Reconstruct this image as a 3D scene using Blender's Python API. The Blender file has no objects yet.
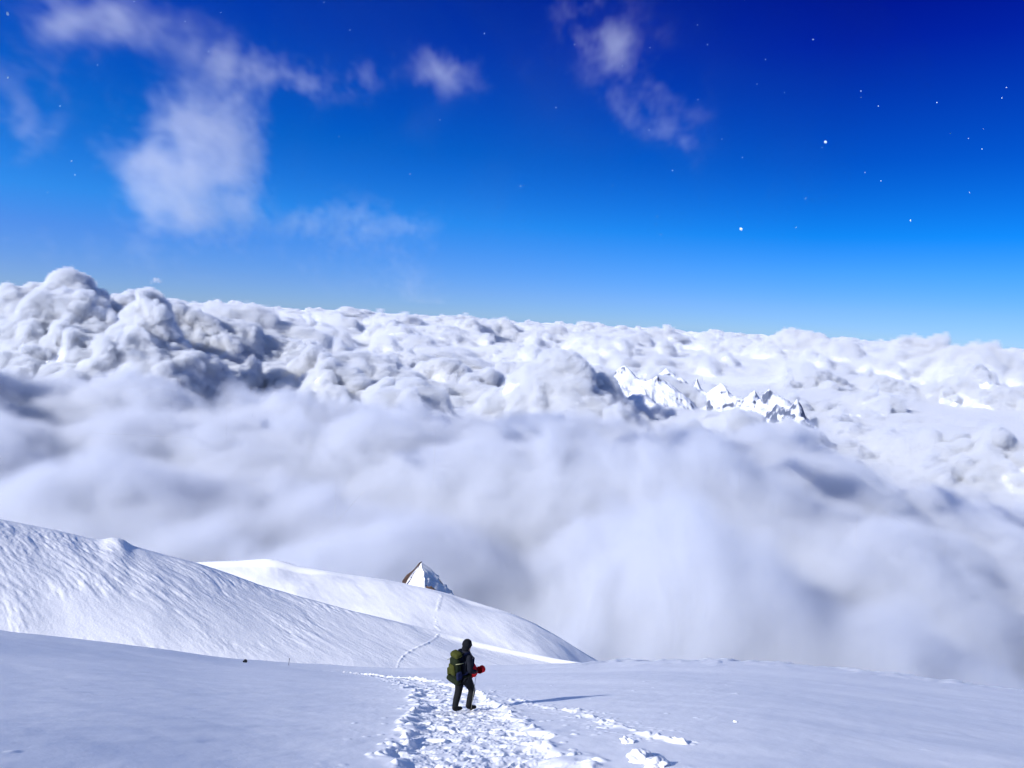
import bpy, bmesh, math, random
import numpy as np
from mathutils import Matrix, Vector, Euler
R = math.radians
sc = bpy.context.scene
COL = sc.collection
random.seed(4)

# ------------------------------------------------------------------ camera
F = 774.0; PITCH = 4.9; ROLL = 3.2
cam = bpy.data.objects.new('camera', bpy.data.cameras.new('camera')); COL.objects.link(cam); sc.camera = cam
cam.data.sensor_width = 36; cam.data.lens = F/1024*36
cam.data.clip_start = .1; cam.data.clip_end = 4e5
CM = Matrix.Rotation(R(90-PITCH), 4, 'X') @ Matrix.Rotation(R(ROLL), 4, 'Z')
cam.matrix_world = CM

# ------------------------------------------------------------------ sky and sun
SUN_AZ = 54; SUN_EL = 28                     # sun behind the camera, to the left
w = bpy.data.worlds.new('World'); sc.world = w; w.use_nodes = True
nt = w.node_tree; bg = nt.nodes['Background']
sky = nt.nodes.new('ShaderNodeTexSky'); sky.sky_type = 'NISHITA'; sky.sun_disc = False
sky.sun_elevation = R(SUN_EL); sky.sun_rotation = R(180+SUN_AZ); sky.altitude = 4000
sky.dust_density = 0.0; sky.ozone_density = 3.0; sky.air_density = 1.0
tc = nt.nodes.new('ShaderNodeTexCoord'); sp = nt.nodes.new('ShaderNodeSeparateXYZ')
nt.links.new(tc.outputs['Generated'], sp.inputs[0])
rp = nt.nodes.new('ShaderNodeValToRGB'); nt.links.new(sp.outputs[2], rp.inputs[0])
SKYR = [(0.0, (.20, .30, .50)), (.03, (.18, .30, .54)), (.075, (.09, .30, .58)), (.115, (.012, .27, .60)), (.2, (.003, .15, .53)), (.32, (.002, .042, .47)), (.42, (.001, .004, .36)), (.6, (.85, .77, .90)), (1, (2.1, 1.82, 1.55))]
SKYL = [(0.0, (.24, .33, .58)), (.03, (.22, .33, .62)), (.075, (.17, .35, .70)), (.115, (.09, .42, .80)), (.2, (.008, .32, .80)), (.32, (.004, .19, .84)), (.42, (.003, .12, .80)), (.6, (.85, .77, .90)), (1, (2.1, 1.82, 1.55))]
while len(rp.color_ramp.elements) < len(SKYR): rp.color_ramp.elements.new(.5)
for e, (p, c) in zip(rp.color_ramp.elements, SKYR): e.position = p; e.color = (*c, 1)
rs = nt.nodes.new('ShaderNodeMapRange'); rs.inputs['From Min'].default_value = .35; rs.inputs['From Max'].default_value = -.55; nt.links.new(sp.outputs[0], rs.inputs['Value'])
sm_ = nt.nodes.new('ShaderNodeMix'); sm_.data_type = 'RGBA'; nt.links.new(rs.outputs[0], sm_.inputs[0])
rl = nt.nodes.new('ShaderNodeValToRGB'); nt.links.new(sp.outputs[2], rl.inputs[0]); nt.links.new(rl.outputs[0], sm_.inputs[7])
while len(rl.color_ramp.elements) < len(SKYL): rl.color_ramp.elements.new(.5)
for e, (p, c) in zip(rl.color_ramp.elements, SKYL): e.position = p; e.color = (*c, 1)
nt.links.new(rp.outputs[0], sm_.inputs[6]); sm_.clamp_result = False
mx = nt.nodes.new('ShaderNodeMix'); mx.data_type = 'RGBA'; mx.blend_type = 'MULTIPLY'; mx.inputs[0].default_value = 1
nt.links.new(sky.outputs[0], mx.inputs[6]); nt.links.new(sm_.outputs[2], mx.inputs[7])
nt.links.new(mx.outputs[2], bg.inputs[0]); bg.inputs[1].default_value = .15
sun = bpy.data.lights.new('sun', 'SUN'); sun.energy = 4.1; sun.angle = R(1.2); sun.color = (1, .99, .985)
so = bpy.data.objects.new('sun', sun); COL.objects.link(so)
SD = Vector((-math.cos(R(SUN_EL))*math.sin(R(SUN_AZ)), -math.cos(R(SUN_EL))*math.cos(R(SUN_AZ)), math.sin(R(SUN_EL))))
so.rotation_euler = SD.to_track_quat('Z', 'Y').to_euler()
sc.view_settings.view_transform = 'Standard'; sc.view_settings.look = 'None'
sc.view_settings.gamma = 1; sc.view_settings.exposure = .38
cy = sc.cycles
cy.use_denoising = True; cy.use_adaptive_sampling = True; cy.adaptive_threshold = .035; cy.adaptive_min_samples = 16; cy.volume_bounces = 5; cy.max_bounces = 10; cy.diffuse_bounces = 3
cy.volume_step_rate = 1.0; cy.volume_max_steps = 1024; cy.sample_clamp_indirect = 6

# ------------------------------------------------------------------ helpers
def ray(px, py):
    return (CM.to_3x3() @ Vector((px-512, 384-py, -F))).normalized()
def azT(px, py):
    d = ray(px, py); return math.atan2(d.x, d.y), d.z/math.hypot(d.x, d.y)
def at(px, py, dist):
    """world point along the sight line at a horizontal distance"""
    d = ray(px, py); return d*(dist/math.hypot(d.x, d.y))
def tag(o, label=None, cat=None, group=None, kind=None):
    if label: o['label'] = label
    if cat: o['category'] = cat
    if group: o['group'] = group
    if kind: o['kind'] = kind
    return o
def link(o, parent=None):
    COL.objects.link(o)
    if parent: o.parent = parent
    return o
def grid_mesh(name, P, mat, kind='structure', wrap=False):
    n, m = P.shape[:2]
    idx = np.arange(n*m).reshape(n, m)
    if wrap: idx = np.concatenate([idx, idx[:, :1]], 1)
    q = np.stack([idx[:-1, :-1], idx[:-1, 1:], idx[1:, 1:], idx[1:, :-1]], -1).reshape(-1, 4)
    me = bpy.data.meshes.new(name)
    me.vertices.add(n*m); me.vertices.foreach_set('co', P.reshape(-1).astype(np.float32))
    me.loops.add(q.size); me.loops.foreach_set('vertex_index', q.reshape(-1).astype(np.int32))
    me.polygons.add(len(q)); me.polygons.foreach_set('loop_start', np.arange(0, q.size, 4, dtype=np.int32))
    me.update(calc_edges=True)
    me.polygons.foreach_set('use_smooth', np.ones(len(q), bool))
    me.materials.append(mat)
    o = bpy.data.objects.new(name, me); COL.objects.link(o)
    if kind: o['kind'] = kind
    return o
def h2(ix, iy, s):
    ix = ix.astype(np.int64); iy = iy.astype(np.int64)
    h = (ix*374761393 + iy*668265263 + s*974634777) & 0xffffffff
    h = ((h ^ (h >> 13))*1274126177) & 0xffffffff
    h = ((h ^ (h >> 16))*2246822519) & 0xffffffff
    return ((h ^ (h >> 15)) & 0xffffff)/float(0x1000000)
def vnoise(x, y, s=0):
    ix = np.floor(x); iy = np.floor(y); fx = x-ix; fy = y-iy
    u = fx**3*(fx*(fx*6-15)+10); v = fy**3*(fy*(fy*6-15)+10)
    a = h2(ix, iy, s); b = h2(ix+1, iy, s); c = h2(ix, iy+1, s); d = h2(ix+1, iy+1, s)
    return (a*(1-u)+b*u)*(1-v)+(c*(1-u)+d*u)*v - .5
def fbm(x, y, o=4, s=0, g=.5):
    r = 0; a = 1
    for k in range(o):
        r = r+a*vnoise(x*2**k+17.3*k, y*2**k-9.1*k, s+k); a *= g
    return r
def worley(x, y, s=0):
    ix = np.floor(x); iy = np.floor(y); best = np.full(x.shape, 9.); bid = np.zeros(x.shape)
    for dx in (-1, 0, 1):
        for dy in (-1, 0, 1):
            cx = ix+dx; cy = iy+dy
            qx = cx+h2(cx, cy, s)-x; qy = cy+h2(cx, cy, s+7)-y
            d = qx*qx+qy*qy; m = d < best
            best = np.where(m, d, best); bid = np.where(m, h2(cx, cy, s+13), bid)
    return np.sqrt(best), bid
def sstep(a, b, x):
    t = np.clip((x-a)/(b-a), 0, 1); return t*t*(3-2*t)

# ------------------------------------------------------------------ materials
def snow_mat(name, col=(.90, .895, .905), scale=3, bump=.3, dist=.02, fine=40):
    m = bpy.data.materials.new(name); m.use_nodes = True; t = m.node_tree; p = t.nodes['Principled BSDF']
    p.inputs['Roughness'].default_value = .65; p.inputs['Specular IOR Level'].default_value = .25
    N = t.nodes.new; L = t.links.new
    co = N('ShaderNodeTexCoord'); n1 = N('ShaderNodeTexNoise'); n1.inputs['Scale'].default_value = scale; n1.inputs['Detail'].default_value = 6
    L(co.outputs['Object'], n1.inputs['Vector'])
    n2 = N('ShaderNodeTexNoise'); n2.inputs['Scale'].default_value = fine; n2.inputs['Detail'].default_value = 3
    L(co.outputs['Object'], n2.inputs['Vector'])
    ad = N('ShaderNodeMath'); ad.operation = 'MULTIPLY_ADD'; L(n2.outputs[0], ad.inputs[0]); ad.inputs[1].default_value = .35; L(n1.outputs[0], ad.inputs[2])
    b = N('ShaderNodeBump'); b.inputs['Strength'].default_value = bump; b.inputs['Distance'].default_value = dist
    L(ad.outputs[0], b.inputs['Height']); L(b.outputs[0], p.inputs['Normal'])
    cr = N('ShaderNodeMix'); cr.data_type = 'RGBA'; L(n1.outputs[0], cr.inputs[0])
    cr.inputs[6].default_value = (*[c*.97 for c in col], 1); cr.inputs[7].default_value = (*col, 1)
    L(cr.outputs[2], p.inputs['Base Color'])
    return m
def plain(name, col, rough=.8, var=.3, scale=30, bump=.2, metal=0):
    m = bpy.data.materials.new(name); m.use_nodes = True; t = m.node_tree; p = t.nodes['Principled BSDF']
    p.inputs['Roughness'].default_value = rough; p.inputs['Specular IOR Level'].default_value = .5 if metal else .08; p.inputs['Metallic'].default_value = metal
    N = t.nodes.new; L = t.links.new
    co = N('ShaderNodeTexCoord'); n = N('ShaderNodeTexNoise'); n.inputs['Scale'].default_value = scale; n.inputs['Detail'].default_value = 5
    L(co.outputs['Object'], n.inputs['Vector'])
    cr = N('ShaderNodeMix'); cr.data_type = 'RGBA'; L(n.outputs[0], cr.inputs[0])
    cr.inputs[6].default_value = (*[c*(1-var) for c in col], 1); cr.inputs[7].default_value = (*[min(1, c*(1+var)) for c in col], 1)
    L(cr.outputs[2], p.inputs['Base Color'])
    b = N('ShaderNodeBump'); b.inputs['Strength'].default_value = bump; b.inputs['Distance'].default_value = .01
    L(n.outputs[0], b.inputs['Height']); L(b.outputs[0], p.inputs['Normal'])
    return m
def rock_snow_mat(name, lo, hi, scale, rock=(.10, .09, .085)):
    """snow on gentle faces, bare rock on steep ones"""
    m = bpy.data.materials.new(name); m.use_nodes = True; t = m.node_tree; p = t.nodes['Principled BSDF']; p.inputs['Roughness'].default_value = .8
    N = t.nodes.new; L = t.links.new
    g = N('ShaderNodeNewGeometry'); s = N('ShaderNodeSeparateXYZ'); L(g.outputs['Normal'], s.inputs[0])
    co = N('ShaderNodeTexCoord'); n = N('ShaderNodeTexNoise'); n.inputs['Scale'].default_value = scale; n.inputs['Detail'].default_value = 6; L(co.outputs['Object'], n.inputs['Vector'])
    a = N('ShaderNodeMath'); a.operation = 'MULTIPLY_ADD'; L(n.outputs[0], a.inputs[0]); a.inputs[1].default_value = .6; L(s.outputs[2], a.inputs[2])
    mr = N('ShaderNodeMapRange'); mr.inputs['From Min'].default_value = lo+.3; mr.inputs['From Max'].default_value = hi+.3; L(a.outputs[0], mr.inputs['Value'])
    c = N('ShaderNodeMix'); c.data_type = 'RGBA'; L(mr.outputs[0], c.inputs[0]); c.inputs[6].default_value = (*rock, 1); c.inputs[7].default_value = (.74, .76, .82, 1)
    L(c.outputs[2], p.inputs['Base Color'])
    return m
M_snow = snow_mat('wind_packed_snow', scale=1.2, bump=.25, dist=.03, fine=14)
M_ridge = snow_mat('ridge_snow', scale=.25, bump=.5, dist=.25, fine=3)

# ------------------------------------------------------------------ the near slope (height as a function of azimuth and distance)
EDGE = [(-400, 585), (-150, 613), (0, 630.5), (100, 642), (180, 652), (245, 660), (320, 667), (380, 670), (440, 669), (520, 666.5), (603, 664), (680, 662.5), (740, 663), (800, 667), (870, 674), (950, 683), (1024, 691), (1200, 715), (1400, 745)]
_e = [azT(*p) for p in EDGE]; E_az = np.array([a for a, t in _e]); E_T = np.array([t for a, t in _e])
RE = 72.0; EYE = 1.85
def slope_z(x, y):
    r = np.hypot(x, y); az = np.arctan2(x, y)
    ks = np.linspace(-.09, .09, 13); wk = np.exp(-(ks/.045)**2); Te = sum(w_*np.interp(az+k_, E_az, E_T) for k_, w_ in zip(ks, wk))/wk.sum()
    back = sstep(1.2, 2.6, np.abs(az))
    Te = Te*(1-back) + (.15)*back
    b = EYE/RE**2; a = -Te - 2*EYE/RE
    z = -EYE - a*r - b*r*r
    z = z + sstep(2, 12, r)*(fbm(x*.07, y*.07, 3, 101)*.35 + fbm(x*.35+.1*y, y*.5, 3, 103)*.035)
    z -= .0035*np.clip(r-RE, 0, None)**2 / (1+np.clip(r-RE, 0, None)*.004)
    return z
def hit(px, py):
    d = ray(px, py); k = math.hypot(d.x, d.y); lo = 3.0
    r = 3.0
    while r < 95:
        x = d.x/k*r; y = d.y/k*r
        if d.z/k*r < float(slope_z(np.array(x), np.array(y))): break
        r += .02
    return d.x/k*r, d.y/k*r, r
def poly(pts):
    """pixel centre line with pixel half widths, to ground points with half widths in metres"""
    out = []
    for px, py, hw in pts:
        x, y, r = hit(px, py); out.append((x, y, hw*r/F*1.0))
    return out
MAIN = poly([(500, 860, 112), (488, 768, 98), (478, 745, 84), (468, 722, 64), (460, 706, 46), (450, 696, 32), (436, 688, 26), (415, 682, 20), (392, 677.5, 13), (368, 674.5, 9), (345, 672.5, 6), (325, 671, 3)])
SIDE = poly([(455, 690, 9), (480, 694, 9), (510, 699, 7), (545, 707, 8), (575, 712, 10), (600, 720, 8), (640, 733, 11), (675, 742, 7), (700, 748, 3.5), (722, 753, 1)])
print('person dist', hit(461, 709))
def dist_line(x, y, line):
    best = np.full(x.shape, 1e9); hw = np.zeros(x.shape); side = np.zeros(x.shape)
    for (x0, y0, w0), (x1, y1, w1) in zip(line[:-1], line[1:]):
        dx = x1-x0; dy = y1-y0; L2 = dx*dx+dy*dy
        t = np.clip(((x-x0)*dx+(y-y0)*dy)/L2, 0, 1)
        qx = x-x0-t*dx; qy = y-y0-t*dy; d = np.sqrt(qx*qx+qy*qy); m = d < best
        best = np.where(m, d, best); hw = np.where(m, w0+(w1-w0)*t, hw); side = np.where(m, np.sign(qx*dy-qy*dx), side)
    return best, hw, side
def tracks(x, y):
    """footprints and thrown-up snow along the trodden path"""
    near = (np.hypot(x, y) < 75) & (np.arctan2(x, y) > -.35) & (np.arctan2(x, y) < .35)
    dz = np.zeros(x.shape)
    X = x[near]; Y = y[near]
    wob = fbm(X*1.3, Y*1.3, 3, 5)*.5
    d, hw, sd = dist_line(X, Y, MAIN)
    dd = d+wob*np.minimum(hw, 1.0)
    m = 1-sstep(.7, 1.08, dd/hw)
    wx = X+fbm(X*2, Y*2, 2, 31)*.35; wy = Y+fbm(X*2, Y*2, 2, 37)*.35
    w1, i1 = worley(wx*2.9, wy*2.0, 3)
    w2, i2 = worley(wx*6.5+3, wy*5, 9)
    w3, i3 = worley(X*15, Y*11, 19)
    pits = -(1-sstep(.18, .52, w1))*(.04+.06*i1)
    pits2 = -(1-sstep(.15, .5, w2))*.03*(i2 > .35)
    lumps = .018*(i3 > .55)*(1-sstep(.2, .55, w3)) + .04*fbm(X*3, Y*3, 3, 41)
    ruff = pits+pits2+lumps
    h = m*(ruff*.6-.05*np.minimum(1, hw))
    edge = np.exp(-((dd/hw-1.0)/.14)**2)
    w4, i4 = worley(wx*3.2+9, wy*2.2+5, 59)
    h += edge*(.02+.05*(1-sstep(.1, .5, w4))*(i4 > .3))*np.minimum(1, hw*1.2)
    # sprayed lumps just outside
    out = np.exp(-np.clip(dd-hw, 0, None)/.45)*(dd > hw*.9)
    w5, i5 = worley(X*4.1, Y*3.1, 71)
    h += out*(i5 > .80)*(1-sstep(.12, .34, w5))*.035
    h *= 1+1.6*sstep(25, 60, np.hypot(X, Y))
    # second, narrow track on the right with a raised wind-cut lip
    d2, hw2, sd2 = dist_line(X, Y, SIDE)
    d2 = d2+fbm(X*1.6, Y*1.6, 3, 77)*.35
    br = sstep(-.22, .12, fbm(X*.55, Y*.55, 2, 81))
    h += np.exp(-(d2/(hw2*.5))**2)*(.03+.03*br)*(.8+.3*(vnoise(X*4, Y*4, 83)+.5))
    h += np.exp(-(d2/(hw2*2.5))**2)*.025*(i2 > .5)*(1-sstep(.1, .5, w2))
    dz[near] = h
    return dz
LUMPS = [(640, 757, .16, .11), (628, 742, .07, .06), (652, 763, .10, .07), (196+250, 764, .14, .10), (735, 694, .05, .05)]
LUMPS = [(*hit(px, py)[:2], rr, hh) for px, py, rr, hh in LUMPS]
def seg(a, b, step): return np.arange(a, b, step)
az_cols = np.radians(np.concatenate([seg(-180, -60, 4), seg(-60, -40, .8), seg(-40, -11.5, .2), seg(-11.5, 17.5, .055), seg(17.5, 40, .2), seg(40, 60, .8), seg(60, 180, 4)]))
r_rows = np.concatenate([np.array([.02, .5, 1, 2, 3, 4, 5, 6]), seg(6.5, 8, .1), seg(8, 16, .03), seg(16, 26, .05), seg(26, 45, .12), seg(45, 95, .3), np.geomspace(95, 2500, 110)])
AZ, RR = np.meshgrid(az_cols, r_rows)
X = RR*np.sin(AZ); Y = RR*np.cos(AZ)
Z = slope_z(X, Y)
fade = sstep(2, 12, RR)
# long low sastrugi on the open slope
sx = X*.5+Y*.86; sy = -X*.86+Y*.5
Z += fade*.014*np.clip(fbm(sx*.45, sy*2.0, 3, 107), -.1, 1)*(RR < 120)
edge_tex = sstep(40, 65, RR)*(1-sstep(90, 120, RR))*sstep(.02, .18, AZ)
Z += edge_tex*.5*np.clip(fbm(sx*.22, sy*.8, 3, 109), 0, 1)
w9, i9 = worley(X*2.2, Y*1.1, 141)
Z += (RR < 60)*(RR > 5)*(.005*fbm(X*4, Y*2.2, 3, 131) + .012*(i9 < .04)*(1-sstep(.04, .14, w9)))
Z += tracks(X, Y)
for lx, ly, rr, hh in LUMPS:
    Z += hh*np.clip(1-((X-lx)**2+((Y-ly)*.7)**2)/rr**2*(1+.8*vnoise(X*14, Y*14, 5)), 0, 1)**.6
ground = grid_mesh('snow_slope', np.stack([X, Y, Z], -1), M_snow, wrap=True)
del X, Y, Z, AZ, RR

# ------------------------------------------------------------------ ridges beyond the slope
def ridge(name, crest, base_T, rb, rc, az0, az1, n_az, n_r, disp, mat, backlen=200, face=None):
    c = [azT(*p) for p in crest]; ca = np.array([q[0] for q in c]); ct = np.array([q[1] for q in c])
    az = np.linspace(azT(az0, 600)[0], azT(az1, 600)[0], n_az)
    # lightly smoothed crest line
    Tc = np.mean([np.interp(az+k, ca, ct) for k in (-.004, -.002, 0, .002, .004)], 0)
    u = np.linspace(0, 1, n_az)
    Rb = np.interp(u, [0, 1], rb); Rc = np.interp(u, [0, 1], rc)
    kk = np.ones(n_az//9)/(n_az//9); pad = len(kk)//2
    Ts = np.convolve(np.pad(Tc, pad, mode='reflect', reflect_type='odd'), kk, 'same')[pad:-pad or None][:n_az]
    zb = base_T*Rb; zc = Ts*Rc; zd = (Tc-Ts)*Rc
    s = np.concatenate([np.linspace(-.5, 0, 6)[:-1], np.linspace(0, 1, n_r), 1+np.geomspace(.02, backlen, 30)])[:, None]
    prof = np.where(s < 0, s*1.0, np.where(s <= 1, 0, 0))
    sc_ = np.clip(s, 0, 1)
    rise = np.sin(sc_*math.pi/2)**1.15 if face is None else face(sc_)
    rr_ = Rb+(Rc-Rb)*np.minimum(s, 1) + np.where(s > 1, (s-1)*1.0*np.ones_like(Rb), 0)
    zz = zb+(zc-zb)*rise + np.where(s < 0, s*(Rc-Rb)*.5, 0)
    bk = np.clip(s-1, 0, None)
    zz = zz + zd*np.clip(s, 0, 1)**7
    zz = zz + Tc*bk*1.0 - .010*bk*bk/(1+bk*.02)-.01*bk
    x = rr_*np.sin(az); y = rr_*np.cos(az)
    zz = zz+disp(x, y, sc_*np.ones_like(x))
    # a line of footprints climbing across the ridge face
    Tv = zz/np.hypot(x, y); pl = [azT(*p) for p in TRAIL]
    best = np.full(x.shape, 9.)
    for (a0_, t0_), (a1_, t1_) in zip(pl[:-1], pl[1:]):
        da = a1_-a0_; dt = t1_-t0_; q = np.clip(((az-a0_)*da+(Tv-t0_)*dt)/(da*da+dt*dt), 0, 1)
        best = np.minimum(best, np.hypot(az-a0_-q*da, (Tv-t0_-q*dt)))
    best = best*F + 1.2*fbm(x*.12, y*.12, 2, 91)
    zz = zz + np.exp(-(best/1.1)**2)*(sc_ > .02)*(sc_ < .97)*(.03+.40*np.abs(vnoise(x*.9, y*.9, 93))+.15*vnoise(x*.3, y*.3, 95))
    return grid_mesh(name, np.stack([x, y, zz], -1), mat)
TRAIL = [(396, 672), (399, 662), (404, 655), (414, 649), (426, 644), (436, 638), (440, 631), (436, 625), (435, 618), (438, 608), (441, 596), (440, 588)]
def dispA(x, y, s):
    k = sstep(0, .06, s)*(1-sstep(.95, 1.0, s)*.85)
    a = x*.5+y*.87; b = x*.87-y*.5
    wv = fbm(x*.06, y*.06, 2, 7)*4
    f = fbm((a+wv)*.8, (b+wv)*.2, 4, 201, .6)
    g = fbm(a*2.4, b*.7, 2, 207, .6)
    big = fbm(x*.03, y*.05, 3, 211)
    patch = sstep(-.25, .2, fbm(x*.05, y*.09, 3, 215))
    return k*((.13*f + .045*g)*(.35+patch) + .9*big)
def dispB(x, y, s):
    k = sstep(0, .06, s)*(1-sstep(.94, 1.0, s)*.8)
    a = x*.80+y*.60; b = -x*.60+y*.80
    return k*(fbm(x*.02, y*.02, 3, 311)*5 + .16*fbm(a*.16, b*.05, 4, 301) + .05*fbm(a*.6, b*.2, 3, 305))
ridgeA = [(-300, 470), (-100, 501), (0, 519), (60, 531), (92, 539), (103, 540), (110, 537.5), (122, 538.5), (133, 546), (165, 555), (200, 564), (230, 574), (262, 586), (300, 597), (351, 611), (400, 622.5), (440, 632), (480, 642), (520, 651), (560, 659), (603, 666), (700, 685)]
ridge('near_snow_ridge', ridgeA, -.53, (112, 104), (158, 134), -120, 690, 900, 260, dispA, M_ridge)
ridgeB = [(60, 570), (150, 564), (205, 561), (240, 560), (258, 558.5), (268, 558), (280, 560), (300, 566), (340, 573), (380, 579), (403, 583), (450, 594), (480, 603), (510, 613), (535, 624), (556, 636), (575, 648), (590, 657), (604, 664), (640, 680), (720, 715)]
ridge('far_snow_ridge', ridgeB, -.50, (225, 190), (300, 240), 40, 720, 700, 220, dispB, M_ridge)

# ------------------------------------------------------------------ cloud sea
def gn_group(name):
    ng = bpy.data.node_groups.new(name, 'GeometryNodeTree'); ng.interface.new_socket('Geometry', in_out='OUTPUT', socket_type='NodeSocketGeometry')
    return ng
class G:
    def __init__(s, ng):
        s.ng = ng; s.L = ng.links.new; s.pos = ng.nodes.new('GeometryNodeInputPosition').outputs[0]
        sp = ng.nodes.new('ShaderNodeSeparateXYZ'); s.L(s.pos, sp.inputs[0]); s.X, s.Y, s.Z = sp.outputs
    def M(s, op, a, b=0, c=None, clamp=False):
        n = s.ng.nodes.new('ShaderNodeMath'); n.operation = op; n.use_clamp = clamp
        for i, v in enumerate((a, b, c)):
            if v is None: continue
            if isinstance(v, (int, float)): n.inputs[i].default_value = v
            else: s.L(v, n.inputs[i])
        return n.outputs[0]
    def vec(s, src, sq, off):
        m = s.ng.nodes.new('ShaderNodeVectorMath'); m.operation = 'MULTIPLY_ADD'; s.L(src or s.pos, m.inputs[0]); m.inputs[1].default_value = sq; m.inputs[2].default_value = off
        return m.outputs[0]
    def noise(s, size, detail=3, rough=.5, dist=0, off=(0, 0, 0), sq=(1, 1, 1), src=None):
        n = s.ng.nodes.new('ShaderNodeTexNoise'); s.L(s.vec(src, sq, off), n.inputs['Vector']); n.inputs['Scale'].default_value = 1/size
        n.inputs['Detail'].default_value = detail; n.inputs['Roughness'].default_value = rough; n.inputs['Distortion'].default_value = dist
        return s.M('SUBTRACT', n.outputs[0], .5)
    def vor(s, size, off=(0, 0, 0), sq=(1, 1, 1), src=None):
        n = s.ng.nodes.new('ShaderNodeTexVoronoi'); s.L(s.vec(src, sq, off), n.inputs['Vector']); n.inputs['Scale'].default_value = 1/size
        return n.outputs['Distance']
    def ramp(s, v, a, b, lo=0.0, hi=1.0, smooth=True):
        n = s.ng.nodes.new('ShaderNodeMapRange'); n.interpolation_type = 'SMOOTHSTEP' if smooth else 'LINEAR'
        s.L(v, n.inputs['Value'])
        for k, q in (('From Min', a), ('From Max', b), ('To Min', lo), ('To Max', hi)): n.inputs[k].default_value = q
        return n.outputs[0]
    def add(s, *v):
        r = v[0]
        for q in v[1:]: r = s.M('ADD', r, q)
        return r
    def mul(s, a, b): return s.M('MULTIPLY', a, b)
    def bump(s, cx, cy, rx, ry, amp):
        dx = s.M('DIVIDE', s.M('SUBTRACT', s.X, cx), rx); dy = s.M('DIVIDE', s.M('SUBTRACT', s.Y, cy), ry)
        q = s.add(s.mul(dx, dx), s.mul(dy, dy))
        return s.mul(s.M('POWER', 2.718, s.mul(q, -1.0)), amp)
def vol_mat(name, dens, aniso=.0, col=(.972, .983, 1.0)):
    m = bpy.data.materials.new(name); m.use_nodes = True; t = m.node_tree; t.nodes.clear()
    o = t.nodes.new('ShaderNodeOutputMaterial'); p = t.nodes.new('ShaderNodeVolumePrincipled'); t.links.new(p.outputs[0], o.inputs['Volume'])
    p.inputs['Color'].default_value = (*col, 1); p.inputs['Density'].default_value = dens; p.inputs['Anisotropy'].default_value = aniso
    return m
def volume(name, mn, mx, vox, fn, mat):
    ng = gn_group(name); g = G(ng)
    vc = ng.nodes.new('GeometryNodeVolumeCube'); vc.inputs['Min'].default_value = mn; vc.inputs['Max'].default_value = mx
    for i, a in enumerate('XYZ'):
        vc.inputs['Resolution '+a].default_value = max(4, int((mx[i]-mn[i])/(vox[i] if isinstance(vox, tuple) else vox)))
    g.L(fn(g), vc.inputs['Density'])
    sm = ng.nodes.new('GeometryNodeSetMaterial'); sm.inputs['Material'].default_value = mat
    out = ng.nodes.new('NodeGroupOutput'); g.L(vc.outputs[0], sm.inputs[0]); g.L(sm.outputs[0], out.inputs[0])
    o = bpy.data.objects.new(name, bpy.data.volumes.new(name)); COL.objects.link(o)
    md = o.modifiers.new('field', 'NODES'); md.node_group = ng
    o['kind'] = 'stuff'
    return o
# features of the cumulus field: pixel, distance, radius across, radius deep, height
def feat(px, py, d, rx, ry, amp):
    p = at(px, py, d); return (p.x, p.y, rx, ry, amp)
FE = [feat(60, 300, 11000, 2100, 2600, 600), feat(140, 360, 7200, 900, 700, 330), feat(20, 350, 8500, 900, 900, 250),
      feat(330, 370, 6500, 800, 700, 330), feat(420, 390, 5300, 500, 450, 240), feat(240, 395, 6300, 500, 700, -420), feat(255, 310, 13600, 1000, 1100, 520),
      feat(560, 375, 6500, 700, 500, 320), feat(340, 345, 8200, 900, 700, 300), feat(620, 395, 5400, 500, 300, 120), feat(720, 410, 5600, 600, 350, 220), feat(480, 340, 9500, 1800, 700, -250),
      feat(800, 385, 9500, 1100, 1500, -450), feat(660, 365, 11500, 1300, 1200, -350), feat(715, 398, 7300, 420, 300, 150), feat(600, 372, 8600, 350, 300, 120), feat(890, 365, 10500, 900, 900, 180), feat(560, 320, 26000, 2500, 2500, 520), feat(790, 335, 24000, 1800, 2200, 680), feat(960, 345, 20000, 1700, 1500, 720), feat(860, 340, 15000, 1500, 900, 200), feat(730, 350, 15000, 700, 800, 260), feat(440, 372, 7600, 700, 500, 260), feat(900, 395, 7600, 600, 500, 230), feat(985, 420, 6400, 500, 450, 200), feat(880, 440, 5600, 420, 300, 120), feat(660, 330, 27000, 1500, 2000, 400)]
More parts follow.
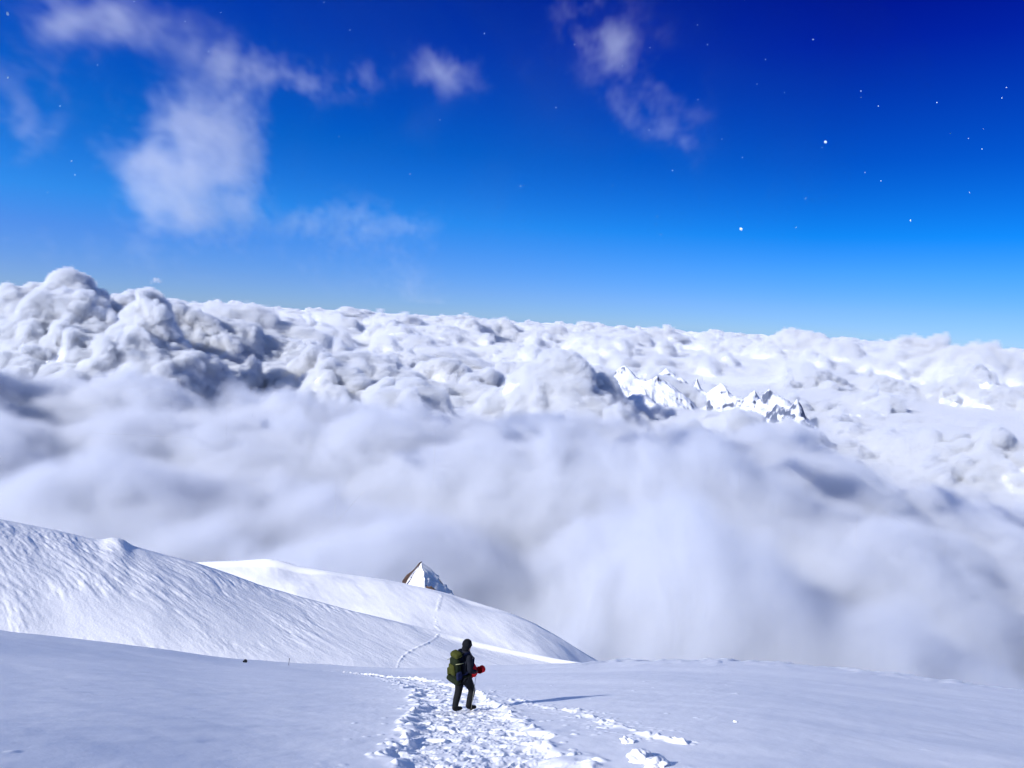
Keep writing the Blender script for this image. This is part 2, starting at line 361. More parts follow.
def cumulus_h(g, fine=True, k=1.0):
    base = g.mul(g.noise(2600*k, 3, .5, .2, sq=(1, 1, 0)), 1650*k**.5)
    top = g.add(base, -760)
    for f in FE: top = g.add(top, g.bump(*f))
    # the field rises a little with distance on the left
    top = g.add(top, g.ramp(g.X, -7000, 2000, 130, 0))
    top = g.M('MAXIMUM', top, -900)
    for sy, sw in ((12502, 500), (28002, 900)):
        q = g.M('DIVIDE', g.M('SUBTRACT', g.Y, sy), sw); top = g.add(top, g.mul(g.M('POWER', 2.718, g.mul(g.mul(q, q), -1.0)), -220))
    h = g.M('SUBTRACT', top, g.Z)
    wp = g.ng.nodes.new('ShaderNodeTexNoise'); wp.inputs['Scale'].default_value = 1/420; wp.inputs['Detail'].default_value = 2; g.L(g.pos, wp.inputs['Vector'])
    wq = g.ng.nodes.new('ShaderNodeVectorMath'); wq.operation = 'MULTIPLY_ADD'; g.L(wp.outputs['Color'], wq.inputs[0]); wq.inputs[1].default_value = (300,)*3; g.L(g.pos, wq.inputs[2])
    src = wq.outputs[0]
    L = [(g.vor(1500*k, sq=(1, 1, .45), src=src), 760*k**.7, .42), (g.vor(640*k, off=(300, 30, 3), src=src), 380*k**.7, .42), (g.vor(240*k, off=(7, 300, 3), src=src), 175*k, .42)] + ([(g.vor(115*k, src=src), 85*k, .42)] if k < 1.2 else [])
    if fine: L.append((g.vor(58, off=(77, 3, 9), src=src), 40, .42))
    h = g.add(h, g.mul(g.noise(620*k, 5, .62, .3, off=(900, 20, 40)), 420*k**.6))
    st = g.add(g.mul(g.noise(3300*k, 3, .5, .5, off=(70, 900, 0), sq=(1.0, .6, 0)), 800), g.mul(g.noise(420*k, 4, .6, .6, off=(5, 0, 0), sq=(1, 1, 2)), 150), g.mul(g.Z, -1.0), -860)
    for v, amp, c in L:
        h = g.add(h, g.mul(g.M('SUBTRACT', c, v), amp))
    return g.M('MAXIMUM', h, g.mul(st, .45))
def dens_cumulus(g, soft=20.0, fine=True, k=1.0):
    return g.M('MULTIPLY', cumulus_h(g, fine, k), 1/soft, clamp=True)
def near_h(g):
    """top of the soft cloud bank that laps against the mountain"""
    ramp = g.ramp(g.Y, 500, 1900, -318, -246)
    back = g.ramp(g.Y, 2100, 3300, 0, -420)
    side = g.ramp(g.X, -100, 1500, 0, -190)
    top = g.add(ramp, back, side)
    for f in ((640, 595, 900, 110, 130, 50), (720, 640, 840, 150, 120, 70), (590, 545, 1000, 90, 120, 60), (690, 500, 1300, 200, 160, 60), (130, 470, 1250, 150, 170, 45), (330, 480, 1300, 200, 200, -60), (830, 610, 820, 150, 130, 80), (850, 500, 1300, 140, 400, 60), (560, 470, 1500, 250, 150, 50), (420, 560, 950, 120, 90, 40), (820, 450, 1900, 350, 200, 90)):
        top = g.add(top, g.bump(*feat(*f)))
    top = g.add(top, g.mul(g.noise(640, 3, .55, .4, off=(310, 80, 0), sq=(1, 1, .5)), 230))
    h = g.M('SUBTRACT', top, g.Z)
    h = g.add(h, g.mul(g.noise(75, 3, .6, .6, off=(9, 5, 9)), 65))
    h = g.add(h, g.mul(g.noise(210, 5, .62, 1.0, off=(50, 0, 9)), 235), g.mul(g.M('SUBTRACT', .42, g.vor(330, off=(40, 10, 70))), 130))
    return h
def dens_near(g):
    d = g.M('MULTIPLY', near_h(g), 1/40, clamp=True)
    return g.mul(d, g.ramp(g.Y, 365, 430))
MV_near = vol_mat('soft_cloud', .028, 0.0, (.925, .943, .985))
MV_cum = vol_mat('cumulus_cloud', .045, 0.0, (.962, .976, 1.0))
MV_far = vol_mat('far_cumulus_cloud', .02, 0.0)
Z0 = -1350
volume('near_cloud_bank', (-2300, 360, -640), (2500, 3500, -60), (11, 12, 10), dens_near, MV_near)
volume('cumulus_cloud_field', (-4900, 3504, -1080), (4900, 6800, 60), (17, 18, 16), dens_cumulus, MV_cum)
volume('cumulus_cloud_field', (-8800, 6804, -1100), (8800, 12500, 300), (27, 30, 25), lambda g: dens_cumulus(g, 24, False), MV_cum)
volume('distant_cloud_field', (-20000, 12504, -1050), (21000, 28000, 450), 62, lambda g: dens_cumulus(g, 80, False, 1.35), MV_far)
volume('horizon_cloud_field', (-56000, 28004, Z0+500), (56000, 80000, 350), (220, 220, 60), lambda g: dens_cumulus(g, 120, False, 2.4), MV_far)
# opaque heart of the cloud sea, just under the soft surface
M_core = snow_mat('cloud_core', (.93, .94, .96), scale=.01, bump=0, fine=.05)
def core(name, az_half, r0, r1, n_az, n_r, base, hfun, depth, zcap=-470):
    az = np.radians(np.linspace(-az_half, az_half, n_az)); r = np.geomspace(r0, r1, n_r)
    A, Q = np.meshgrid(np.tan(az), r); x = Q*A; y = Q+0*A
    o = grid_mesh(name, np.stack([x, y, np.full(x.shape, base)], -1), M_core, 'stuff')
    if hfun:
        ng = gn_group(name); ng.interface.new_socket('Geometry', in_out='INPUT', socket_type='NodeSocketGeometry')
        gi = ng.nodes.new('NodeGroupInput'); go = ng.nodes.new('NodeGroupOutput'); prev = gi.outputs[0]
        for k in range(3):
            g = G(ng); cb = ng.nodes.new('ShaderNodeCombineXYZ'); h = hfun(g)
            off = g.M('SUBTRACT', g.mul(h, (1, .6, .5)[k]), (0, 0, depth)[k])
            if k == 2: off = g.M('MINIMUM', off, g.M('SUBTRACT', zcap, g.Z))   # towers above this height are all soft cloud
            g.L(off, cb.inputs[2])
            st = ng.nodes.new('GeometryNodeSetPosition'); g.L(prev, st.inputs['Geometry']); g.L(cb.outputs[0], st.inputs['Offset']); prev = st.outputs[0]
        g.L(prev, go.inputs[0])
        o.modifiers.new('billows', 'NODES').node_group = ng
    return o
core('cloud_sea', 40, 3500, 12500, 760, 480, -760, lambda g: cumulus_h(g, False), 125)
core('cloud_sea', 42, 12500, 28000, 360, 200, -760, lambda g: cumulus_h(g, False, 1.35), 150)
core('cloud_sea', 45, 28000, 140000, 300, 220, -760, lambda g: cumulus_h(g, False, 2.4), 160)
core('cloud_bank', 55, 450, 3500, 300, 200, -300, near_h, 215, -250)
# ------------------------------------------------------------------ high thin wisps of cloud
def wisp_d(g):
    W = [(190, 160, 50, 38, .95), (200, 215, 38, 24, .8), (150, 180, 34, 30, .75), (185, 112, 16, 26, .7), (235, 150, 24, 40, .6), (262, 105, 16, 40, .5), (228, 58, 34, 16, .45), (310, 82, 30, 16, .62), (350, 75, 26, 12, .35),
         (442, 66, 42, 20, .6), (285, 74, 60, 13, .42), (120, 38, 60, 12, .22), (600, 45, 60, 45, .08), (655, 100, 35, 45, .10), (150, 250, 150, 22, .30), (222, 98, 16, 24, .35), (320, 222, 70, 22, .62), (395, 235, 50, 26, .36), (20, 126, 22, 26, .62), (585, 12, 30, 34, .46), (618, 60, 26, 44, .36), (652, 100, 24, 36, .34), (682, 140, 20, 26, .3), (90, 8, 70, 22, .5), (380, 285, 70, 30, .4), (60, 60, 80, 40, .25)]
    D = 1400; tot = None
    for px, py, rx, ry, a in W:
        p = at(px, py, D); k = D/F
        dx = g.M('DIVIDE', g.M('SUBTRACT', g.X, p.x), rx*k*1.05); dz = g.M('DIVIDE', g.M('SUBTRACT', g.Z, p.z), ry*k*1.05); dy = g.M('DIVIDE', g.M('SUBTRACT', g.Y, p.y), 75)
        q = g.add(g.mul(dx, dx), g.mul(dz, dz), g.mul(dy, dy))
        v = g.mul(g.M('POWER', 2.718, g.mul(q, -1.0)), a)
        tot = v if tot is None else g.add(tot, v)
    p = at(300, 70, D); k = D/F
    dx = g.M('DIVIDE', g.M('SUBTRACT', g.X, p.x), 400*k); dz = g.M('DIVIDE', g.M('SUBTRACT', g.Z, p.z), 130*k)
    veil = g.mul(g.M('POWER', 2.718, g.mul(g.add(g.mul(dx, dx), g.mul(dz, dz)), -1.0)), g.M('MULTIPLY', g.add(g.noise(300, 5, .6, 1.5), .0), .05, clamp=True))
    n = g.noise(190, 6, .62, 1.2, off=(20, 7, 90))
    m = g.noise(60, 5, .65, .8, off=(2, 70, 9))
    d = g.add(g.mul(tot, 1.15), g.mul(n, 3.8), g.mul(m, 3.2), -.5)
    return g.add(g.mul(g.M('MULTIPLY', d, 1.1, clamp=True), g.M('MULTIPLY', tot, 2.2, clamp=True)), veil)
volume('thin_cloud_wisps', (-1150, 1080, 20), (560, 1540, 700), (7, 16, 6), wisp_d, vol_mat('thin_cloud', .0072, .0, (1, 1, 1)))

# ------------------------------------------------------------------ snowy peaks showing through the cloud
M_alp = rock_snow_mat('alpine_rock_and_snow', .49, .60, .006, (.10, .12, .18))
def mountains():
    PK = [(628, 352, 9600, 420, 330), (655, 362, 9300, 400, 330), (668, 356, 9900, 420, 300), (700, 368, 9700, 420, 300), (722, 372, 9500, 380, 280), (752, 378, 9500, 380, 300), (776, 377, 9300, 330, 330), (792, 384, 8700, 260, 300)]
    a0 = azT(596, 370)[0]; a1 = azT(850, 390)[0]
    A, Q = np.meshgrid(np.linspace(a0, a1, 420), np.linspace(7600, 11200, 300))
    x = Q*np.sin(A); y = Q*np.cos(A); z = np.full(x.shape, -1600.)
    wx = x+fbm(x/500, y/500, 3, 400)*260; wy = y+fbm(x/500, y/500, 3, 410)*260
    for px, py, d, rx, ry in PK:
        p = at(px, py, d); q = np.sqrt(((wx-p.x)/rx)**2+((wy-p.y)/(ry*1.6))**2)
        z = np.maximum(z, p.z+5-330*q**.9)
    rid = 0; am = 1.
    for k in range(5):
        rid = rid+am*(1-2.4*np.abs(vnoise(x/240*2**k+5*k, y/240*2**k, 420+k))); am *= .52
    z = z+rid*44-198
    grid_mesh('mountain_range', np.stack([x, y, z], -1), M_alp)
mountains()

# ------------------------------------------------------------------ mesh builders
def mesh_obj(name, verts, faces, mat, parent=None, smooth=True):
    me = bpy.data.meshes.new(name); me.from_pydata([tuple(v) for v in verts], [], faces); me.update()
    for p in me.polygons: p.use_smooth = smooth
    me.materials.append(mat); o = bpy.data.objects.new(name, me); return link(o, parent)
def bm_obj(name, bm, mat, parent=None, smooth=True):
    bmesh.ops.recalc_face_normals(bm, faces=bm.faces)
    me = bpy.data.meshes.new(name); bm.to_mesh(me); bm.free()
    for p in me.polygons: p.use_smooth = smooth
    me.materials.append(mat); o = bpy.data.objects.new(name, me); return link(o, parent)
def skin(name, nodes, edges, mat, parent=None, sub=2, root=None):
    keys = list(nodes); me = bpy.data.meshes.new(name)
    me.from_pydata([nodes[k][0] for k in keys], [(keys.index(a), keys.index(b)) for a, b in edges], [])
    o = bpy.data.objects.new(name, me); link(o, parent)
    sk = o.modifiers.new('skin', 'SKIN'); sk.use_smooth_shade = True; sk.use_x_symmetry = False
    if not me.skin_vertices: 
        bm = bmesh.new(); bm.from_mesh(me); bm.verts.layers.skin.verify(); bm.to_mesh(me); bm.free()
    for i, k in enumerate(keys):
        r = nodes[k][1]; me.skin_vertices[0].data[i].radius = r if isinstance(r, tuple) else (r, r)
        me.skin_vertices[0].data[i].use_root = (k == (root or keys[0]))
    ss = o.modifiers.new('sub', 'SUBSURF'); ss.levels = sub; ss.render_levels = sub
    me.materials.append(mat); return o
def blob(name, loc, size, mat, parent=None, n=3, amp=.12, freq=3, seed=0, rot=None, smooth=True):
    bm = bmesh.new(); bmesh.ops.create_icosphere(bm, subdivisions=n, radius=1)
    from mathutils import noise as mn
    for v in bm.verts:
        c = v.co.normalized(); v.co = c*(1+amp*mn.noise(c*freq+Vector((seed*3.1, seed, 0)))*2)
        v.co = Vector((v.co.x*size[0], v.co.y*size[1], v.co.z*size[2]))
        if rot: v.co.rotate(rot)
        v.co += Vector(loc)
    return bm_obj(name, bm, mat, parent, smooth)
def box_bm(size, loc=(0, 0, 0), bevel=.02, seg=3, taper=1.0, rot=None):
    bm = bmesh.new(); bmesh.ops.create_cube(bm, size=1)
    for v in bm.verts:
        k = taper if v.co.z > 0 else 1
        v.co = Vector((v.co.x*size[0]*k, v.co.y*size[1]*k, v.co.z*size[2]))
    bmesh.ops.bevel(bm, geom=bm.edges[:], offset=bevel, segments=seg, affect='EDGES', profile=.5)
    for v in bm.verts:
        if rot: v.co.rotate(rot)
        v.co += Vector(loc)
    return bm
def ground_at(x, y):
    X = np.array([x]); Y = np.array([y]); Z = slope_z(X, Y)
    Z = Z + tracks(X, Y)
    return float(Z[0])
def empty(name, loc, rz=0):
    e = bpy.data.objects.new(name, None); COL.objects.link(e); e.location = loc; e.rotation_euler = (0, 0, rz); e.empty_display_size = .2; return e

# ------------------------------------------------------------------ snow-covered rock pyramid on the far ridge
M_rock = plain('dark_brown_rock', (.20, .13, .095), .9, .5, .5, .6)
M_cragsnow = snow_mat('crag_snow', (.92, .90, .86), scale=.4, bump=.4, dist=.2, fine=3)
def crag():
    base = at(426, 592, 296); e = empty('snowy_rock_peak', base)
    tag(e, 'small white rock pyramid with a dark left edge on top of the far snow ridge', 'rock peak')
    k = 296/F
    # outline in local metres (x across, y depth, z up)
    def P(px, py, dy=0): p = at(px, py, 296+dy); return p-base
    n = 60; V = []; Fc = []
    ap = P(421.5, 562.5); lf = P(402, 586); rt = P(458, 603); bk = P(424, 596, 16); fr = P(428, 600, -11)
    ring = [lf, P(412, 596, -8), fr, P(442, 602, -6), rt, P(444, 597, 10), bk, P(408, 590, 10)]
    from mathutils import noise as mn
    nr = 16; m = 8*6
    for i in range(nr+1):
        t = i/nr
        for j in range(m):
            u = j/6; a = ring[int(u) % 8]; b = ring[(int(u)+1) % 8]; q = a.lerp(b, u-int(u))
            c = (P(431, 568.5) if 18 < j < 40 else ap).lerp(q, t)
            sag = .9*math.sin(t*math.pi)
            c = c+Vector((0, 0, -sag*(.4 if (j/6 < 1 or j/6 > 7) else .55)))
            nz = mn.noise(c*.3+Vector((3, 0, 0)))*1.2+mn.noise(c*.8)*.8+mn.noise(c*2)*.3
            c = c+Vector((nz*1.0, nz*.6, nz*1.1))*min(1, t*3)
            V.append(c)
    for i in range(nr):
        for j in range(m):
            Fc.append((i*m+j, i*m+(j+1) % m, (i+1)*m+(j+1) % m, (i+1)*m+j))
    mesh_obj('snow_face', V, Fc, M_cragsnow, e)
    # bare rock along the left arete, and a few outcrops
    def strip(pts, w, seed):
        Vv = []; Ff = []; mm = 10
        for i, p in enumerate(pts):
            for j in range(mm):
                a = 2*math.pi*j/mm; c = p+Vector((math.cos(a)*w[i], math.cos(a+1)*w[i], math.sin(a)*w[i]))
                c += Vector((1, 1, 1))*mn.noise(c*1.3+Vector((seed, 0, 0)))*w[i]*.9; Vv.append(c)
        for i in range(len(pts)-1):
            for j in range(mm): Ff.append((i*mm+j, i*mm+(j+1) % mm, (i+1)*mm+(j+1) % mm, (i+1)*mm+j))
        Ff.append(tuple(range(mm))[::-1]); Ff.append(tuple((len(pts)-1)*mm+j for j in range(mm)))
        mesh_obj('rock_outcrop', Vv, Ff, M_rock, e, False)
    strip([P(404, 585, -2), P(405.5, 580, -2), P(408, 575.5, -1.5), P(412, 572, -1), P(416, 568, -1), P(419.5, 563.5, 0), P(421.5, 562, 0)], [.45, .8, .7, .35, .3, .38, .25], 1)
    strip([P(425.5, 585.5, -5), P(428, 587.5, -6), P(431, 588.5, -6), P(434.5, 591, -6)], [.35, .7, .8, .5], 5)
    strip([P(420, 584.5, -5), P(422, 585, -5)], [.2, .25], 8)
    strip([P(437, 576, 0), P(440, 581, 0), P(446, 588, 0), P(452, 594, 0)], [.08, .14, .14, .08], 11)
crag()
# a dark tip of rock in the soft cloud
p = at(447, 466, 1500)
tag(blob('rock_tip', p+Vector((0, 0, 1)), (11, 7, 3.2), M_rock, None, 3, .35, 2.5, 4, None, False), 'tiny dark rock tip poking out of the soft grey cloud bank', 'rock')

# ------------------------------------------------------------------ small things on the slope
x, y, r = hit(245, 662.5); z = ground_at(x, y)
M_stone = plain('dark_stone', (.02, .022, .025), .8, .4, 12, .5)
tag(blob('stone', (x, y, z+.06), (.15, .14, .15), M_stone, None, 3, .2, 2, 2, None, False), 'small dark round stone on the left edge of the near slope', 'stone')
x, y, r = hit(288.5, 665.5); z = ground_at(x, y)
e = empty('marker_wand', (x, y, z)); tag(e, 'thin leaning wand stuck in snow right of the dark stone', 'marker wand')
M_wand = plain('grey_wood', (.12, .12, .14), .7, .2, 20)
def tube_bm(pts, rad, n=8):
    bm = bmesh.new(); rings = []
    for i, p in enumerate(pts):
        p = Vector(p); d = (Vector(pts[min(i+1, len(pts)-1)])-Vector(pts[max(i-1, 0)])).normalized()
        u = d.orthogonal().normalized(); v = d.cross(u); rr = rad[i] if isinstance(rad, (list, tuple)) else rad
        rings.append([bm.verts.new(p+(u*math.cos(2*math.pi*j/n)+v*math.sin(2*math.pi*j/n))*rr) for j in range(n)])
    for a, b in zip(rings[:-1], rings[1:]):
        for j in range(n): bm.faces.new((a[j], a[(j+1) % n], b[(j+1) % n], b[j]))
    bm.faces.new(rings[0][::-1]); bm.faces.new(rings[-1]); return bm
bm_obj('shaft', tube_bm([(0, 0, -.15), (.02, 0, .2), (.06, 0, .5)], .022), M_wand, e)
bm_obj('tip', tube_bm([(.06, 0, .5), (.065, 0, .56)], .034), M_stone, e)
M_chunk = snow_mat('snow_chunk', scale=6, bump=.4, dist=.02, fine=30)
CH = [(640, 762, .125, 'largest angular snow chunk beside the right track'), (628, 743, .085, 'small rounded snow lump above the largest chunk by the right track'), (657, 766, .12, 'low snow chunk touching the right side of the largest chunk'), (944-209, 722, .03, 'tiny snow crumb alone on the smooth right slope')]
for i, (px, py, s, lab) in enumerate(CH):
    x, y, r = hit(px, py); z = ground_at(x, y)
    tag(blob('snow_chunk', (x, y, z+s*.2), (s*1.1, s*1.2, s*.62), M_chunk, None, 4, .28, 2.1, i+2, Euler((.2, .1, i*1.3))), lab, 'snow chunk', 'snow chunks beside the right track')

# ------------------------------------------------------------------ the climber
px0, py0 = 461.5, 709
x0, y0, r0 = hit(px0, py0); z0 = ground_at(x0, y0)
RZ = R(-48)
S = .94
print('PERSON', r0)
M_skin = plain('skin', (.45, .28, .2), .6, .05, 20)
M_jack = plain('black_jacket', (.012, .014, .022), .75, .4, 14, .5)
M_trou = plain('black_trousers', (.012, .013, .015), .8, .3, 14, .5)
M_boot = plain('black_boots', (.01, .01, .011), .6, .3, 20, .4)
M_hood = plain('dark_cap', (.01, .011, .014), .85, .3, 30)
M_pack = plain('olive_pack_fabric', (.05, .055, .012), .8, .35, 18, .5)
M_packd = plain('dark_green_pack_fabric', (.014, .02, .010), .8, .35, 18, .5)
M_navy = plain('navy_fabric', (.012, .016, .05), .8, .3, 18)
M_red = plain('red_fabric', (.62, .014, .02), .75, .35, 8, .7)
M_yel = plain('pale_strap', (.35, .36, .2), .8, .2, 20)
def w2l(dx, dy):  # local (person) xy to world xy
    return dx*math.cos(RZ)-dy*math.sin(RZ), dx*math.sin(RZ)+dy*math.cos(RZ)
def gz(lx, ly):
    a, b = w2l(lx, ly); return ground_at(x0+a, y0+b)
fl = (-.11, -.12); fr_ = (.11, .13)
zL = gz(*fl)-z0; zR = gz(*fr_)-z0
person = empty('person', (x0, y0, z0), RZ); person.scale = (S, S, S)
tag(person, 'climber in dark jacket and trousers seen from behind, standing on the trodden snow path', 'person')
H = max(zL, zR)*.5+min(zL, zR)*.5
J = {'pelvis': ((0, -.02, .95), (.150, .115)), 'waist': ((0, 0, 1.10), (.14, .105)), 'chest': ((0, .03, 1.30), (.165, .125)), 'neck': ((0, .05, 1.475), .062), 'jaw': ((0, .085, 1.57), (.072, .085)), 'skull': ((0, .085, 1.67), (.085, .098)), 'crown': ((0, .075, 1.745), (.055, .06)),
     'nose_root': ((0, .165, 1.635), .022), 'nose': ((0, .20, 1.61), .013),
     'hipL': ((-.10, -.02, .88), .10), 'kneeL': ((-.11, -.03, .50+zL*.6), .062), 'calfL': ((-.11, -.085, .33+zL), .060), 'ankleL': ((-.11, -.13, .10+zL), .042), 'toeL': ((-.12, .07, .04+zL), .035),
     'hipR': ((.10, .0, .88), .10), 'kneeR': ((.115, .225, .52+zR*.6), .062), 'calfR': ((.11, .175, .34+zR), .060), 'ankleR': ((.11, .12, .10+zR), .042), 'toeR': ((.13, .31, .04+zR), .035),
     'shL': ((-.19, .02, 1.41), .065), 'elL': ((-.255, -.03, 1.13), .048), 'wrL': ((-.18, .24, 1.03), .032), 'palmL': ((-.12, .31, 1.02), (.040, .022)),
     'shR': ((.19, .02, 1.41), .065), 'elR': ((.265, -.02, 1.12), .048), 'wrR': ((.21, .23, 1.02), .032), 'palmR': ((.16, .30, 1.00), (.040, .022))}
ED = [('pelvis', 'waist'), ('waist', 'chest'), ('chest', 'neck'), ('neck', 'jaw'), ('jaw', 'skull'), ('skull', 'crown'), ('skull', 'nose_root'), ('nose_root', 'nose')]
for s_ in 'LR': ED += [('pelvis', 'hip'+s_), ('hip'+s_, 'knee'+s_), ('knee'+s_, 'calf'+s_), ('calf'+s_, 'ankle'+s_), ('ankle'+s_, 'toe'+s_), ('chest', 'sh'+s_), ('sh'+s_, 'el'+s_), ('el'+s_, 'wr'+s_), ('wr'+s_, 'palm'+s_)]
skin('body', J, ED, M_skin, person, 2, 'pelvis')
def grow(keys, edges, k, extra=None, name='', mat=None):
    nd = {q: (J[q][0], tuple(v*k+.012 for v in (J[q][1] if isinstance(J[q][1], tuple) else (J[q][1],)*2))) for q in keys}
    if extra: nd.update(extra)
    return skin(name, nd, edges, mat, person, 2, keys[0])
grow(['waist', 'chest', 'neck', 'shL', 'elL', 'wrL', 'shR', 'elR', 'wrR'], [('hem', 'waist'), ('waist', 'chest'), ('chest', 'neck'), ('chest', 'shL'), ('shL', 'elL'), ('elL', 'wrL'), ('chest', 'shR'), ('shR', 'elR'), ('elR', 'wrR')], 1.25, {'hem': ((0, -.01, .86), (.205, .155))}, 'jacket', M_jack)
grow(['pelvis', 'hipL', 'kneeL', 'calfL', 'ankleL', 'hipR', 'kneeR', 'calfR', 'ankleR'], [('pelvis', 'hipL'), ('hipL', 'kneeL'), ('kneeL', 'calfL'), ('calfL', 'ankleL'), ('pelvis', 'hipR'), ('hipR', 'kneeR'), ('kneeR', 'calfR'), ('calfR', 'ankleR')], 1.33, None, 'trousers', M_trou)
for s_, zz in (('L', zL), ('R', zR)):
    a = J['ankle'+s_][0]; t_ = J['toe'+s_][0]
    skin('boot', {'cuff': ((a[0], a[1]-.005, a[2]+.13), .072), 'ankle': ((a[0], a[1], a[2]), .068), 'heel': ((a[0], a[1]-.03, a[2]-.055), .058), 'ball': ((t_[0], t_[1]-.03, t_[2]+.012), (.062, .048)), 'tip': ((t_[0], t_[1]+.05, t_[2]+.005), (.048, .036))},
         [('cuff', 'ankle'), ('ankle', 'heel'), ('ankle', 'ball'), ('ball', 'tip')], M_boot, person, 2, 'ankle')
    wv = Vector(J['wr'+s_][0]); pv = Vector(J['palm'+s_][0]); d = (pv-wv).normalized(); sgn = -1 if s_ == 'L' else 1
    up = Vector((0, 0, 1)); lat = Vector((-sgn, 0, 0))
    nd = {'wrist': (tuple(wv), .04), 'palm': (tuple(pv), (.048, .030))}; ee = [('wrist', 'palm')]
    for q in range(4):  # four gloved fingers curled round the bundle, and a thumb
        b0 = pv+d*.03+up*(.03-.021*q); L_ = (.036, .042, .038, .030)[q]
        nd[f'a{q}'] = (tuple(b0+d*.02), .013); nd[f'b{q}'] = (tuple(b0+d*(.02+L_)+lat*.012), .012); nd[f'c{q}'] = (tuple(b0+d*(.03+L_)+lat*.05), .011)
        ee += [('palm', f'a{q}'), (f'a{q}', f'b{q}'), (f'b{q}', f'c{q}')]
    nd['t0'] = (tuple(pv+up*.045-d*.01), .015); nd['t1'] = (tuple(pv+up*.07+d*.03+lat*.02), .013); ee += [('palm', 't0'), ('t0', 't1')]
    skin('glove', nd, ee, M_boot, person, 1, 'palm')
# close cap with an ear flap, jacket collar, goggles
blob('cap', (0, .068, 1.685), (.112, .128, .125), M_hood, person, 3, .05, 3, 1)
blob('hair', (0, .03, 1.60), (.098, .085, .085), M_hood, person, 3, .08, 4, 2)
bm_obj('collar', tube_bm([(0, .045, 1.44), (0, .05, 1.50), (0, .06, 1.545)], [.125, .105, .092], 16), M_jack, person)
blob('goggles', (0, .172, 1.655), (.078, .03, .036), M_boot, person, 2, .02, 3, 1)

pk = empty('backpack', (x0, y0, z0), RZ); pk.scale = (S, S, S)
tag(pk, 'olive and dark green rucksack worn on the back of the climber', 'backpack')
tilt = Euler((R(7), 0, 0))
bm_obj('main_bag', box_bm((.31, .20, .52), (0, -.262, 1.20), .085, 4, .92, tilt), M_packd, pk)
bm_obj('lid', box_bm((.31, .22, .13), (0, -.255, 1.515), .055, 4, .85, Euler((R(12), 0, 0))), M_pack, pk)
bm_obj('front_pocket', box_bm((.22, .07, .27), (0, -.37, 1.16), .035, 3, .9, tilt), M_pack, pk)
for sx_ in (-1, 1):
    bm_obj('side_pocket', box_bm((.075, .16, .20), (sx_*.185, -.275, 1.04), .03, 3, .9, tilt), M_pack if sx_ < 0 else M_navy, pk)
    bm_obj('shoulder_strap', tube_bm([(sx_*.10, -.17, 1.42), (sx_*.13, -.07, 1.53), (sx_*.14, .06, 1.52), (sx_*.15, .185, 1.36), (sx_*.18, .15, 1.18), (sx_*.19, -.05, 1.04), (sx_*.14, -.17, 1.0)], .022), M_navy, pk)
    bm_obj('compression_strap', tube_bm([(sx_*.186, -.16, 1.33), (sx_*.19, -.27, 1.345), (sx_*.165, -.385, 1.35)], .009), M_yel, pk)
bm_obj('hip_belt', tube_bm([(math.sin(a)*.225, -.01+math.cos(a)*.185, .985) for a in [R(t) for t in range(-150, 151, 15)]], .026), M_packd, pk)
bm_obj('rolled_mat', tube_bm([(-.20, -.29, .875), (-.1, -.295, .875), (.1, -.295, .875), (.20, -.29, .875)], [.07, .078, .078, .07], 14), M_packd, pk)

rb = skin('red_bundle', {'a': ((-.16, .17, 1.06), .075), 'b': ((.02, .225, 1.10), .12), 'c': ((.17, .19, 1.10), .135), 'c2': ((.235, .06, 1.05), .10), 'd': ((.13, .33, .99), .060), 'e': ((.135, .42, .985), .082), 'f': ((.135, .50, 1.0), .105), 'f2': ((.135, .555, 1.01), .07), 'g': ((.15, .18, .88), .07)},
          [('a', 'b'), ('b', 'c'), ('c', 'c2'), ('c', 'd'), ('d', 'e'), ('e', 'f'), ('f', 'f2'), ('c', 'g')], M_red, None, 2, 'c')
rb.location = (x0, y0, z0); rb.rotation_euler = (0, 0, RZ); rb.scale = (S, S, S)
tag(rb, 'bright red rolled jacket bundle held at the waist of the climber', 'bundle')

tp = empty('trekking_pole', (x0, y0, z0), RZ); tp.scale = (S, S, S)
tag(tp, 'slim pale trekking pole hanging from the near hand of the climber', 'trekking pole')
pb = (.20, .10, gz(.20, .10)-z0)
M_alu = plain('brushed_aluminium', (.5, .5, .42), .45, .15, 10, .1, .6)
bm_obj('shaft', tube_bm([(.205, .25, 1.0), (.21, .12, gz(.21, .12)-z0-.03)], [.006, .005]), M_alu, tp)
bm_obj('grip', tube_bm([(.204, .265, 1.08), (.205, .258, 1.04), (.205, .25, .98)], [.018, .015, .016]), M_boot, tp)
bm_obj('basket', tube_bm([(.21, .135, gz(.21, .12)-z0+.06), (.21, .134, gz(.21, .12)-z0+.075)], [.035, .02], 10), M_boot, tp)

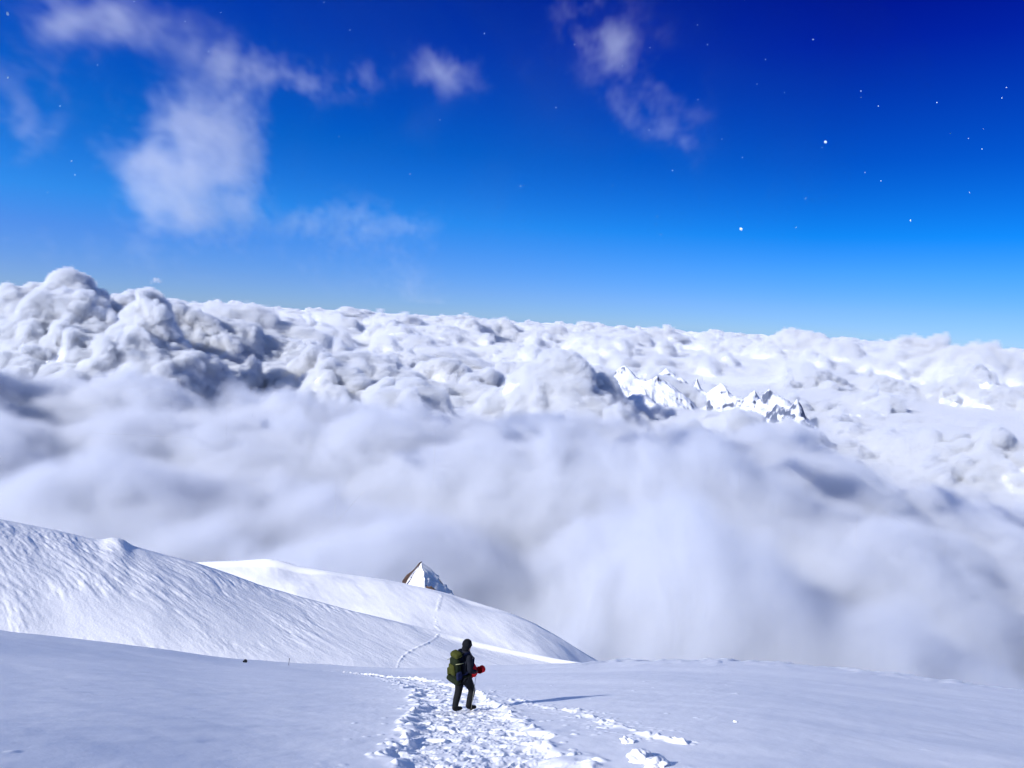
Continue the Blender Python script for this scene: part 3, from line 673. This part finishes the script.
# ------------------------------------------------------------------ ice crystals glittering in the air
M_ice = bpy.data.materials.new('ice_crystal'); M_ice.use_nodes = True
_p = M_ice.node_tree.nodes['Principled BSDF']; _p.inputs['Base Color'].default_value = (.6, .72, .85, 1); _p.inputs['Roughness'].default_value = .3
SP = [(697.5, 25), (707.5, 44.5), (765.5, 59.5), (813, 39.5, 2), (861, 91), (861, 97.5), (878.5, 106), (822, 147.5), (698, 99.5), (649, 130), (672.5, 170.5, 1.4), (612.5, 185.5), (520.5, 186, 1.3), (574.5, 44.5), (622.5, 66),
      (657, 216.5), (661, 234.5), (968.5, 138.5), (982, 149), (983.5, 129), (1006.5, 87.5), (1002, 98), (881, 181), (865, 172.5), (796, 227.5), (805.5, 198.5), (742.5, 157.5), (722, 139), (757, 84), (937, 102.5), (950.5, 133.5), (969.5, 192.5), (784.5, 92.5),
      (556, 107.5), (650, 47.5), (60, 106, 1.4), (71.5, 161, 1.8), (484.5, 33.5, 1.3), (208.5, 51.5, 1.3), (221, 12.5), (324, 2.5, 1.2), (185, 21.5), (123.5, 46.5), (410, 174), (339, 136.5), (97.5, 65), (47.5, 192.5), (134, 1.5), (75, 175), (350, 30), (440, 120)]
BIG = [(741, 229, 3.4, 'largest glittering ice crystal, in the blue sky above the right half of the clouds'), (825.5, 142, 3.0, 'bright ice crystal in the dark blue sky at upper right, second largest'), (910.5, 220.5, 2.3, 'bright ice crystal low in the sky near the right side'), (8, 77.5, 2.2, 'bright ice crystal close to the left edge of the sky'), (7.5, 13.5, 3.2, 'pale blue ice crystal in the top left corner of the sky')]
def crystal_bm(seed):
    rnd = random.Random(seed); bm = bmesh.new(); n = 6; rr = [1+.35*(rnd.random()-.5) for _ in range(n)]
    top = bm.verts.new((0, 0, .55)); bot = bm.verts.new((0, 0, -.55))
    ring = [bm.verts.new((math.cos(2*math.pi*j/n)*rr[j], math.sin(2*math.pi*j/n)*rr[j], .1*(rnd.random()-.5))) for j in range(n)]
    for j in range(n): bm.faces.new((top, ring[j], ring[(j+1) % n])); bm.faces.new((bot, ring[(j+1) % n], ring[j]))
    return bm
proto = None
for i, t_ in enumerate(BIG+SP):
    big = len(t_) == 4; s_ = t_[2] if len(t_) > 2 else .95
    d = 2.2 + (i*37 % 23)/12.0; p = at(t_[0], t_[1], d)
    if proto is None: o = proto = bm_obj('ice_crystal', crystal_bm(3), M_ice, None, False)
    else: o = proto.copy(); COL.objects.link(o)
    o.location = p; rad = s_*.5*p.length/F*(1 if big else 1.0); o.scale = (rad, rad, rad)
    # most glints come from facets turned to the sun
    o.rotation_euler = (SD.to_track_quat('Z', 'Y') @ Euler((random.uniform(-.9, .9), random.uniform(-.9, .9), random.uniform(0, 6))).to_quaternion()).to_euler()
    tag(o, t_[3] if big else 'tiny glittering ice crystal floating in the blue sky', 'ice crystal', 'ice crystals floating in the air')
